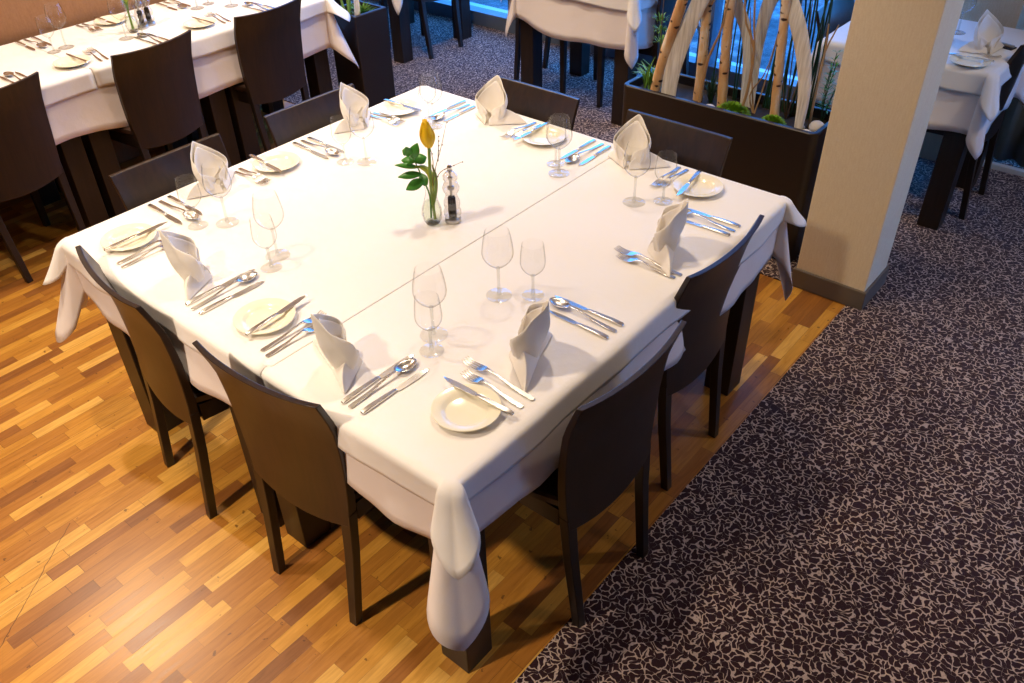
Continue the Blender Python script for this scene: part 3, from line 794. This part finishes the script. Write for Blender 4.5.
for (x0, wh) in ((.76, 'near the left pair of glasses by the brown wall'), (1.50, 'by the brown wall right of the pepper mill')):
    for k, nm in enumerate(('leftmost', 'rightmost')):
        P(PK, f'steel knife, {nm} of three pieces {wh}', x0+.078*k, 3.475, 180, group='knives on the long table', scale=(1, .9, 1))
    P(PS, f'steel spoon, middle of three pieces {wh}', x0+.04, 3.475, 180, group='spoons on the long table')
P(PP, 'ivory side plate by the brown wall in the middle of the long table', 1.19, 3.38, 0, 0, 'plates on the long table')
P(PK, 'steel butter knife on the side plate by the brown wall', 1.16, 3.475, 182, .0135, 'knives on the long table', (1, .9, 1))
for x, nm in ((1.06, 'left'), (1.09, 'right')): P(PF, f'{nm} steel fork of the pair by the brown wall', x, 3.475, 180, group='forks on the long table', scale=(1, .9, 1))
P(PW, 'tall wine glass of the left pair on the long table before the brown wall', .865, 3.205, 0, 0, 'glasses on the long table')
P(PG, 'small water glass of the left pair on the long table before the brown wall', .80, 3.19, 0, 0, 'glasses on the long table')
P(PW, 'tall wine glass left of the vase on the long table', 1.10, 3.09, 0, 0, 'glasses on the long table')
P(PG, 'small water glass behind the middle chair on the long table', 1.17, 3.06, 0, 0, 'glasses on the long table')
P(PW, 'wine glass on the long table at the top photo edge, left one', 1.58, 3.23, 0, 0, 'glasses on the long table')
P(PG, 'water glass on the long table at the top photo edge, right one', 1.66, 3.25, 0, 0, 'glasses on the long table')
P(PW, 'wine glass behind the end chair of the long table', 1.71, 3.12, 0, 0, 'glasses on the long table')
dup(VA, 'small clear glass vase with green stems on the long table', (1.175, 3.15, lz(1.2)))
dup(MI, 'clear pepper mill nearer the vase on the long table', (1.235, 3.165, lz(1.3)))
dup(MI, 'clear pepper mill farther from the vase on the long table', (1.285, 3.185, lz(1.3)))
def stems():
    t = thing('flower_stems', 'short green and yellow stems in the vase on the long table', 'flower', (1.175, 3.15, lz(1.2)))
    for k in range(4):
        a = k*1.7; bm = bm_new()
        tube(bm, spline([(0.004*math.cos(a), .004*math.sin(a), .015), (.003*math.cos(a), .003*math.sin(a), .1), (.02*math.cos(a), .02*math.sin(a), .17+.02*k)], 6), .003, 6); obj('stem', bm, M['stem'], t)
        bm = bm_new(); blade(bm, (.004*math.cos(a), .004*math.sin(a), .1), (.045*math.cos(a), .045*math.sin(a), .18), .02, .15); obj('leaf', bm, M['tleaf'] if k % 2 else M['leaf'], t)
stems()

# ------------------------------------------------------------------ planters
def rrect(x0, x1, y0, y1, r, n=6):
    pts = []
    for cx, cy, a0 in ((x1-r, y1-r, 0), (x0+r, y1-r, 90), (x0+r, y0+r, 180), (x1-r, y0+r, 270)):
        for i in range(n+1):
            a = R(a0+90*i/n); pts.append((cx+r*math.cos(a), cy+r*math.sin(a)))
    return pts
def planter(name, label, x0, x1, y0, y1, h, r):
    cx, cy = (x0+x1)/2, (y0+y1)/2
    t = thing(name, label, 'planter', (cx, cy, .004))
    hx, hy = (x1-x0)/2, (y1-y0)/2; w = .022
    bm = bm_new()
    rings = []
    for (g, z) in ((.004, 0), (0, .004), (0, h-.004), (.004, h), (w-.003, h), (w, h-.003), (w, h-.07)):
        rings.append([(x, y, z) for x, y in rrect(-hx+g, hx-g, -hy+g, hy-g, max(.004, r-g))])
    V = loft(bm, rings, cap=False); bm.faces.new(V[0][::-1]); bm.faces.new(V[-1])
    obj('box', bm, M['planter'], t)
    bm = bm_new(); pts = rrect(-hx+w+.001, hx-w-.001, -hy+w+.001, hy-w-.001, max(.003, r-w))
    loft(bm, [[(x, y, h-.069) for x, y in pts], [(x, y, h-.040) for x, y in pts]]); obj('soil', bm, M['soil'], t)
    return t
PX0, PX1, PY0, PY1, PH = 2.325, 2.60, .215, 1.13, .598
planter('long_planter', 'long dark rounded planter with birch trunks, behind the far chair and column', PX0, PX1, PY0, PY1, PH, .035)
SZ = .004+PH-.042
tp = planter('tall_planter', 'tall square dark planter with grass at the end of the long table', 2.235, 2.47, 2.79, 3.02, .62, .006)

def trunk(label, pts, r0, r1, branches=()):
    t = thing('birch_trunk', label, 'birch trunk', pts[0])
    b = Vector(pts[0]); sp = [p-b for p in spline(pts, 22)]
    rads = [(r0+(r1-r0)*i/22)*(1+.05*math.sin(i*1.9+r0*900)) for i in range(23)]
    obj('trunk', tube(bm_new(), sp, rads, 14), M['bark'], t)
    for bp, br in branches:
        obj('branch', tube(bm_new(), [p-b for p in spline(bp, 10)], [br*(1-.06*i) for i in range(11)], 8), M['bark'], t)
    t['group'] = 'birch trunks in the long planter'
    return t
trunk('leaning birch trunk nearest the left end of the long planter', [(2.40, 1.005, SZ-.02), (2.40, .965, .75), (2.40, .90, 1.0), (2.40, .82, 1.35), (2.40, .77, 1.6)], .0235, .021)
trunk('pale forked birch trunk behind the driftwood arch in the long planter', [(2.46, .815, SZ-.02), (2.46, .815, .75), (2.465, .825, .95), (2.46, .835, 1.12), (2.46, .85, 1.3), (2.45, .87, 1.6)], .021, .019, [([(2.46, .828, .94), (2.46, .795, .99), (2.44, .75, 1.1)], .010), ([(2.46, .83, .92), (2.47, .86, .98), (2.48, .885, 1.1)], .009)])
trunk('straight orange birch trunk in the middle of the long planter', [(2.42, .675, SZ-.02), (2.42, .69, .75), (2.42, .70, 1.0), (2.42, .715, 1.6)], .021, .020)
trunk('slim birch trunk toward the column end of the long planter', [(2.42, .435, SZ-.02), (2.42, .45, .75), (2.42, .468, 1.02), (2.42, .50, 1.6)], .0185, .019)

def arch(label, pts, w0, w1, th=.016, e=.82):
    t = thing('driftwood_arch', label, 'driftwood', pts[0]); b = Vector(pts[0]); sp = [p-b for p in spline(pts, 30)]; rings = []
    for i, p in enumerate(sp):
        u = i/30; tt = (sp[min(i+1, 30)]-sp[max(i-1, 0)]).normalized(); nrm = Vector((1, .1, 0)); nrm = (nrm-tt*nrm.dot(tt)).normalized(); s = tt.cross(nrm)
        hw = (w0+(w1-w0)*u)*(e+(1-e)*math.sin(PI*u)**.8)*.5; h2 = th*.5
        rings.append([p+s*hw*math.cos(a)+nrm*h2*math.sin(a) for a in [2*PI*k/12 for k in range(12)]])
    bm = bm_new(); loft(bm, rings); obj('bowed_slat', bm, M['drift'], t); t['group'] = 'driftwood arches in the long planter'; return t
arch('broad bleached driftwood arch beside the leaning birch trunk', [(2.385, .925, SZ-.015), (2.395, .915, .70), (2.42, .875, .88), (2.43, .82, 1.02), (2.45, .755, 1.06), (2.49, .70, .97), (2.51, .64, .82), (2.52, .62, SZ-.015)], .085, .045)
arch('bleached driftwood arch ending beside the white stones', [(2.52, .59, SZ-.015), (2.52, .60, .8), (2.49, .57, 1.0), (2.45, .505, 1.08), (2.42, .42, .99), (2.41, .36, .86), (2.40, .325, .72), (2.395, .318, SZ-.015)], .06, .068, .016, .45)

def branchset(label, name, base, arms, r, m, cat='branch'):
    t = thing(name, label, cat, base)
    for a in arms:
        obj('twig', tube(bm_new(), spline([(0, 0, -.01)]+list(a), 10), [r*(1-.055*i) for i in range(11)], 6), m, t)
    return t
branchset('bent pale branch between two birch trunks of the long planter', 'bare_branch', (2.40, .775, SZ), [[(0, -.005, .1), (.0, -.02, .22), (0, -.06, .34), (0, -.08, .5)]], .0085, M['twig_pale'])
branchset('forked pale branch left of the slim birch trunk', 'bare_branch', (2.43, .595, SZ), [[(0, -.02, .12), (0, -.02, .28), (0, .04, .40), (0, .06, .6)], [(0, -.02, .12), (0, -.02, .28), (0, .0, .40), (0, .02, .6)]], .007, M['twig_pale'])
branchset('thin crossing branches behind the slim birch trunk', 'bare_branch', (2.47, .55, SZ), [[(0, -.02, .1), (0, -.04, .25), (0, -.07, .5)], [(0, .03, .08), (-.01, -.03, .2), (0, -.06, .45)], [(.01, .05, .2), (.01, .09, .42)]], .004, M['twig_pale'])
branchset('forked twig with two prongs beside the column', 'bare_branch', (2.47, .305, SZ), [[(0, 0, .12), (0, -.003, .3), (-.01, .0, .42)], [(0, 0, .12), (0, -.003, .3), (0, -.035, .42)]], .006, M['twig_pale'])
branchset('thin curved twigs behind the arch at the column end', 'bare_branch', (2.50, .42, SZ), [[(0, .05, .2), (0, .09, .45)], [(0, -.03, .25), (0, -.02, .5)], [(0, .02, .3), (0, .02, .55)]], .003, M['twig'])

def tuft(label, name, cat, loc, n, h, spread, w, m, lean=.6, bend=.15, seed=1):
    rnd = random.Random(seed); bm = bm_new()
    for i in range(n):
        a = rnd.uniform(0, 2*PI); q = rnd.uniform(.2, 1); rr = spread*q
        blade(bm, (.25*rr*math.cos(a), .25*rr*math.sin(a), 0), (rr*math.cos(a), rr*math.sin(a), h*rnd.uniform(.55, 1)*(1-lean*q*.6)), w*rnd.uniform(.7, 1.2), bend*rnd.uniform(.3, 1.3), 4)
    o = obj(name, bm, m); o.location = loc; return tag(o, label, cat)
tuft('tuft of long green grass at the left end of the long planter', 'grass_tuft', 'plant', (2.43, 1.05, SZ), 34, .20, .12, .010, M['leaf2'], seed=2, bend=.3)
def umbel():
    t = thing('umbel_plant', 'feathery green umbel plant at the left end of the long planter', 'plant', (2.5, 1.045, SZ)); rnd = random.Random(4)
    for k in range(3):
        top = Vector((-.03+.04*k-.02, .03*k-.03, .22+.03*k)); obj('stem', tube(bm_new(), spline([(0, 0, -.01), top*.5+Vector((.005, 0, 0)), top], 6), .002, 5), M['leaf2'], t)
        bm = bm_new()
        for i in range(46):
            a = rnd.uniform(0, 2*PI); rr = .045*math.sqrt(rnd.random()); blade(bm, top+Vector((rr*.5*math.cos(a), rr*.5*math.sin(a), rnd.uniform(-.01, .01))), top+Vector((rr*math.cos(a), rr*math.sin(a), rnd.uniform(.0, .03))), .006, .1, 2)
        obj('leaf', bm, M['leaf2'], t)
umbel()
def moss(label, loc, sx, sy, sz, seed):
    rnd = random.Random(seed); bm = bm_new()
    for i in range(420):
        a = rnd.uniform(0, 2*PI); c = rnd.random(); s = math.sqrt(1-c*c); d = Vector((s*math.cos(a), s*math.sin(a), c)); p = Vector((d.x*sx, d.y*sy, d.z*sz)); d2 = (d+Vector((rnd.uniform(-.5, .5), rnd.uniform(-.5, .5), rnd.uniform(-.2, .6)))).normalized()
        blade(bm, p*.75, p*.8+d2*.024, .009, .15, 2)
    o = obj('moss_cushion', bm, M['moss']); o.location = loc; return tag(o, label, 'moss')
moss('wide green moss cushion right of the middle birch trunk', (2.405, .615, SZ), .04, .075, .045, 5)
moss('small bright moss cushion at the foot of the slim birch trunk', (2.385, .425, SZ), .035, .05, .04, 6)
tuft('low dark green tuft between the birch trunks', 'grass_tuft', 'plant', (2.47, .755, SZ), 26, .16, .07, .008, M['reed'], seed=9)
def reeds():
    t = thing('reeds', 'dark green upright reeds behind the slim birch trunk', 'plant', (2.55, .42, SZ)); rnd = random.Random(8)
    for k in range(16):
        y = rnd.uniform(-.09, .14); x = rnd.uniform(-.02, .02); obj('stalk', tube(bm_new(), spline([(x, y, -.01), (x+.005, y+rnd.uniform(-.02, .02), .35), (x, y+rnd.uniform(-.07, .07), .8)], 8), [.005-.0003*i for i in range(9)], 6), M['reed'], t)
reeds()
def reeds2():
    t = thing('reeds', 'dark green upright reeds behind the middle birch trunk', 'plant', (2.55, .72, SZ)); rnd = random.Random(18)
    for k in range(7):
        y = rnd.uniform(-.07, .09); obj('stalk', tube(bm_new(), spline([(0, y, -.01), (.005, y+rnd.uniform(-.02, .02), .35), (0, y+rnd.uniform(-.06, .06), .8)], 8), [.004-.0003*i for i in range(9)], 6), M['reed'], t)
reeds2()
def feather():
    t = thing('feathery_plant', 'feathery dark green plant beside the column', 'plant', (2.52, .275, SZ)); rnd = random.Random(3)
    for k in range(5):
        tip = Vector((rnd.uniform(-.03, .03), rnd.uniform(-.07, .03), rnd.uniform(.2, .34))); st = spline([(0, 0, -.01), tip*.5+Vector((0, .01, 0)), tip], 10)
        obj('stem', tube(bm_new(), st, .0018, 5), M['reed'], t); bm = bm_new()
        for p in st[3:]:
            for q in range(5):
                a = rnd.uniform(0, 2*PI); blade(bm, p, p+Vector((.03*math.cos(a), .03*math.sin(a), rnd.uniform(.0, .025))), .005, .1, 2)
        obj('leaf', bm, M['leaf'], t)
feather()
def pebble(label, loc, s, seed):
    rnd = random.Random(seed); bm = bm_new(); bmesh.ops.create_icosphere(bm, subdivisions=3, radius=1)
    for v in bm.verts: v.co = Vector((v.co.x*s[0], v.co.y*s[1], v.co.z*s[2]))*(1+.07*math.sin(v.co.x*3+seed)*math.cos(v.co.y*2.5))
    o = obj('pebble', bm, M['stone']); o.location = loc; return tag(o, label, 'stone', 'white stones in the long planter')
pebble('white pebble at the front rim by the column end of the long planter', (2.37, .275, SZ+.016), (.024, .028, .017), 1)
pebble('largest white pebble behind the front one, beside the column', (2.44, .262, SZ+.024), (.03, .033, .026), 2)
pebble('small white pebble nearest the end of the second arch', (2.425, .325, SZ+.012), (.02, .02, .013), 3)
pebble('pale pebble at the foot of the middle birch trunk', (2.385, .715, SZ+.012), (.022, .026, .016), 4)
def dried(label, loc, seed):
    t = thing('dried_flower', label, 'dried flower', loc); rnd = random.Random(seed); h = 1.16-loc[2]
    obj('stem', tube(bm_new(), spline([(0, 0, -.01), (.004, .006, h*.5), (0, 0, h)], 8), .0022, 5), M['twig'], t)
    bm = bm_new()
    for i in range(60):
        a = rnd.uniform(0, 2*PI); c = rnd.uniform(-1, 1); s = math.sqrt(1-c*c); d = Vector((s*math.cos(a), s*math.sin(a), c)); p = Vector((0, 0, h))+d*.03*rnd.uniform(.4, 1); blade(bm, p, p+d*.028, .02, .2, 3)
    obj('bloom', bm, M['cream'], t)
dried('cream dried flower head left of the leaning birch trunk', (2.47, 1.03, SZ), 1)
dried('cream dried flower head left of the slim birch trunk at the top', (2.52, .60, SZ), 2)
# grass and shell in the tall planter
tuft('green grass filling the tall square planter', 'grass_tuft', 'plant', (2.36, 2.875, .58), 80, .10, .10, .008, M['leaf2'], seed=12)
branchset('thick olive stalks in the tall square planter', 'bare_branch', (2.29, 2.90, .578), [[(0, 0, .1), (.01, .01, .4)], [(.03, .02, .1), (.02, .03, .4)], [(-.01, .04, .1), (-.02, .05, .4)]], .010, M['stem'], 'stalks')
arch('cream curved slat standing in the tall square planter', [(2.30, 2.85, .57), (2.305, 2.845, .66), (2.31, 2.85, .8), (2.31, 2.86, .95)], .05, .03, .012)

# ------------------------------------------------------------------ window-side tables
def small_table(wh, x0, x1, y0, y1, L, tip, seed, sides='NESW'):
    table('dark wood table '+wh, x0, x1, y0, y1)
    drape('tablecloth', 'long white under cloth of the table '+wh, x0, x1, y0, y1, .7472, L, tip, sides, m=M['cloth_under'], seed=seed, amp=.006, lobe=.055)
    drape('table_overlay', 'short white overlay of the table '+wh, x0-.004, x1+.004, y0-.004, y1+.004, .7496, .105, .2, sides, seed=seed+1, amp=.003, out=.007, lobe=.055, flare=.05)
small_table('by the window left of the birch planter', 3.10, 3.72, 1.58, 2.37, .31, .40, 31)
small_table('at the right photo edge behind the column', 2.99, 3.60, -.20, .49, .31, .37, 41)
small_table('at the top edge behind the tall planter', 3.08, 3.80, 3.36, 4.06, .30, .42, 51)
G3 = 'chairs at the window tables'
chair('dark chair at the window table end beside the birch planter', 3.45, 1.475, 0, G3)
chair('dark chair at the far end of the window table', 3.45, 2.56, 180, G3)
chair('dark chair at the right photo edge before the curtain', 3.34, -.250, 0, G3)
chair('dark chair beyond the birch planter at the right hand table', 3.30, .60, 180, G3)
chair('dark chair at the top photo edge behind the tall planter', 3.43, 3.28, 0, G3)
# right table ware
def RTP(src, label, x, y, rz=0, dz=.0004, group=None, scale=None): return put(src, used, label, (x, y, .7502+dz), R(rz), group=group, scale=scale)
RTP(PP, 'ivory side plate on the table at the right photo edge', 3.03, -.10, 0, 0)
RTP(PK, 'steel knife lying across the plate on the right edge table', 3.06, -.185, 4, .0145, None, (1, .95, 1))
RTP(PF, 'steel fork beside the column on the right edge table', 3.10, .0, 200)
RTP(PN, 'white pointed napkin on the table at the right photo edge', 3.20, -.105, 140, 0, None, (1, 1, 1.05))
RTP(PW, 'tall wine glass on the right edge table beside the column', 3.40, .06, 0, 0)
RTP(PK, 'steel knife behind the napkin on the right edge table', 3.30, .05, 70)
RTP(PS, 'steel spoon behind the napkin on the right edge table', 3.26, .06, 75)
def caddy():
    t = thing('menu_holder', 'small flat dark holder behind the napkin on the right edge table', 'holder', (3.32, -.165, .7502), R(75))
    boxo('tray', (-.035, .035, -.022, .022, 0, .006), M['dark_table'], t, .002); boxo('slot', (-.033, .033, -.006, .006, .006, .016), M['steel_matte'], t, .002)
caddy()
# curtain
def curtain():
    t = thing('curtain', 'dark green grey curtain hanging to the floor at the right photo edge', 'curtain', (3.90, -.115, 0))
    bm = bm_new(); N = 90; A, B = [], []
    V = []
    for i in range(N+1):
        u = i/N; y = -1.15*u; x = .035*math.sin(u*60)+.012*math.sin(u*23+1); V.append([bm.verts.new((x*(.8+.2*(1-z/2.4)), y, z)) for z in (.03, .4, .9, 1.5, 2.42)])
    for i in range(N):
        for j in range(4): bm.faces.new((V[i][j], V[i+1][j], V[i+1][j+1], V[i][j+1]))
    o = obj('fabric', bm, M['curtain'], t); thick(o, .003)
    bm = bm_new(); tube(bm, [(0, .05, 2.43), (0, -1.2, 2.43)], .014, 12); obj('rail', bm, M['frame'], t)
curtain()
struct(boxo('baseboard_right', (3.80, 3.835, -1.55, -.13, .004, .03), M['sill'], bev=.002), 'white floor strip below the curtain')

# ------------------------------------------------------------------ light
def spot(name, loc, target, watts, col, cone=110, blend=.6, rad=.07):
    l = bpy.data.lights.new(name, 'SPOT'); l.energy = watts; l.color = col; l.spot_size = R(cone); l.spot_blend = blend; l.shadow_soft_size = rad
    o = bpy.data.objects.new(name, l); C.objects.link(o); o.location = loc
    o.rotation_euler = (Vector(target)-Vector(loc)).to_track_quat('-Z', 'Y').to_euler(); return o
WARM = (1., .81, .60)
spot('downlight', (-.25, 1.25, 2.7), (.1, 1.0, 0), 92, WARM)
spot('downlight', (-1.75, .75, 2.7), (-1.15, .75, 0), 330, WARM, 84, .9)
spot('downlight', (1.2, .8, 2.7), (1.2, .8, 0), 62, WARM)
spot('downlight', (.04, 2.93, 2.7), (.3, 2.9, 0), 120, WARM)
spot('downlight', (1.6, 2.75, 2.7), (1.6, 2.9, 0), 90, WARM)
spot('downlight', (2.4, -1.6, 2.7), (2.3, -1.4, 0), 58, WARM)
spot('downlight', (.8, -1.1, 2.7), (.9, -1.0, 0), 18, WARM)
spot('downlight', (2.3, 2.2, 2.7), (2.3, 2.2, 0), 125, WARM)
w = bpy.data.worlds.new('world'); scene.world = w; w.use_nodes = True
bg = w.node_tree.nodes['Background']; bg.inputs[0].default_value = (.06, .33, 1., 1); bg.inputs[1].default_value = 5.5

vs = scene.view_settings; vs.view_transform = 'Standard'; vs.look = 'None'; vs.gamma = 1.; vs.use_curve_mapping = False; vs.exposure = .24
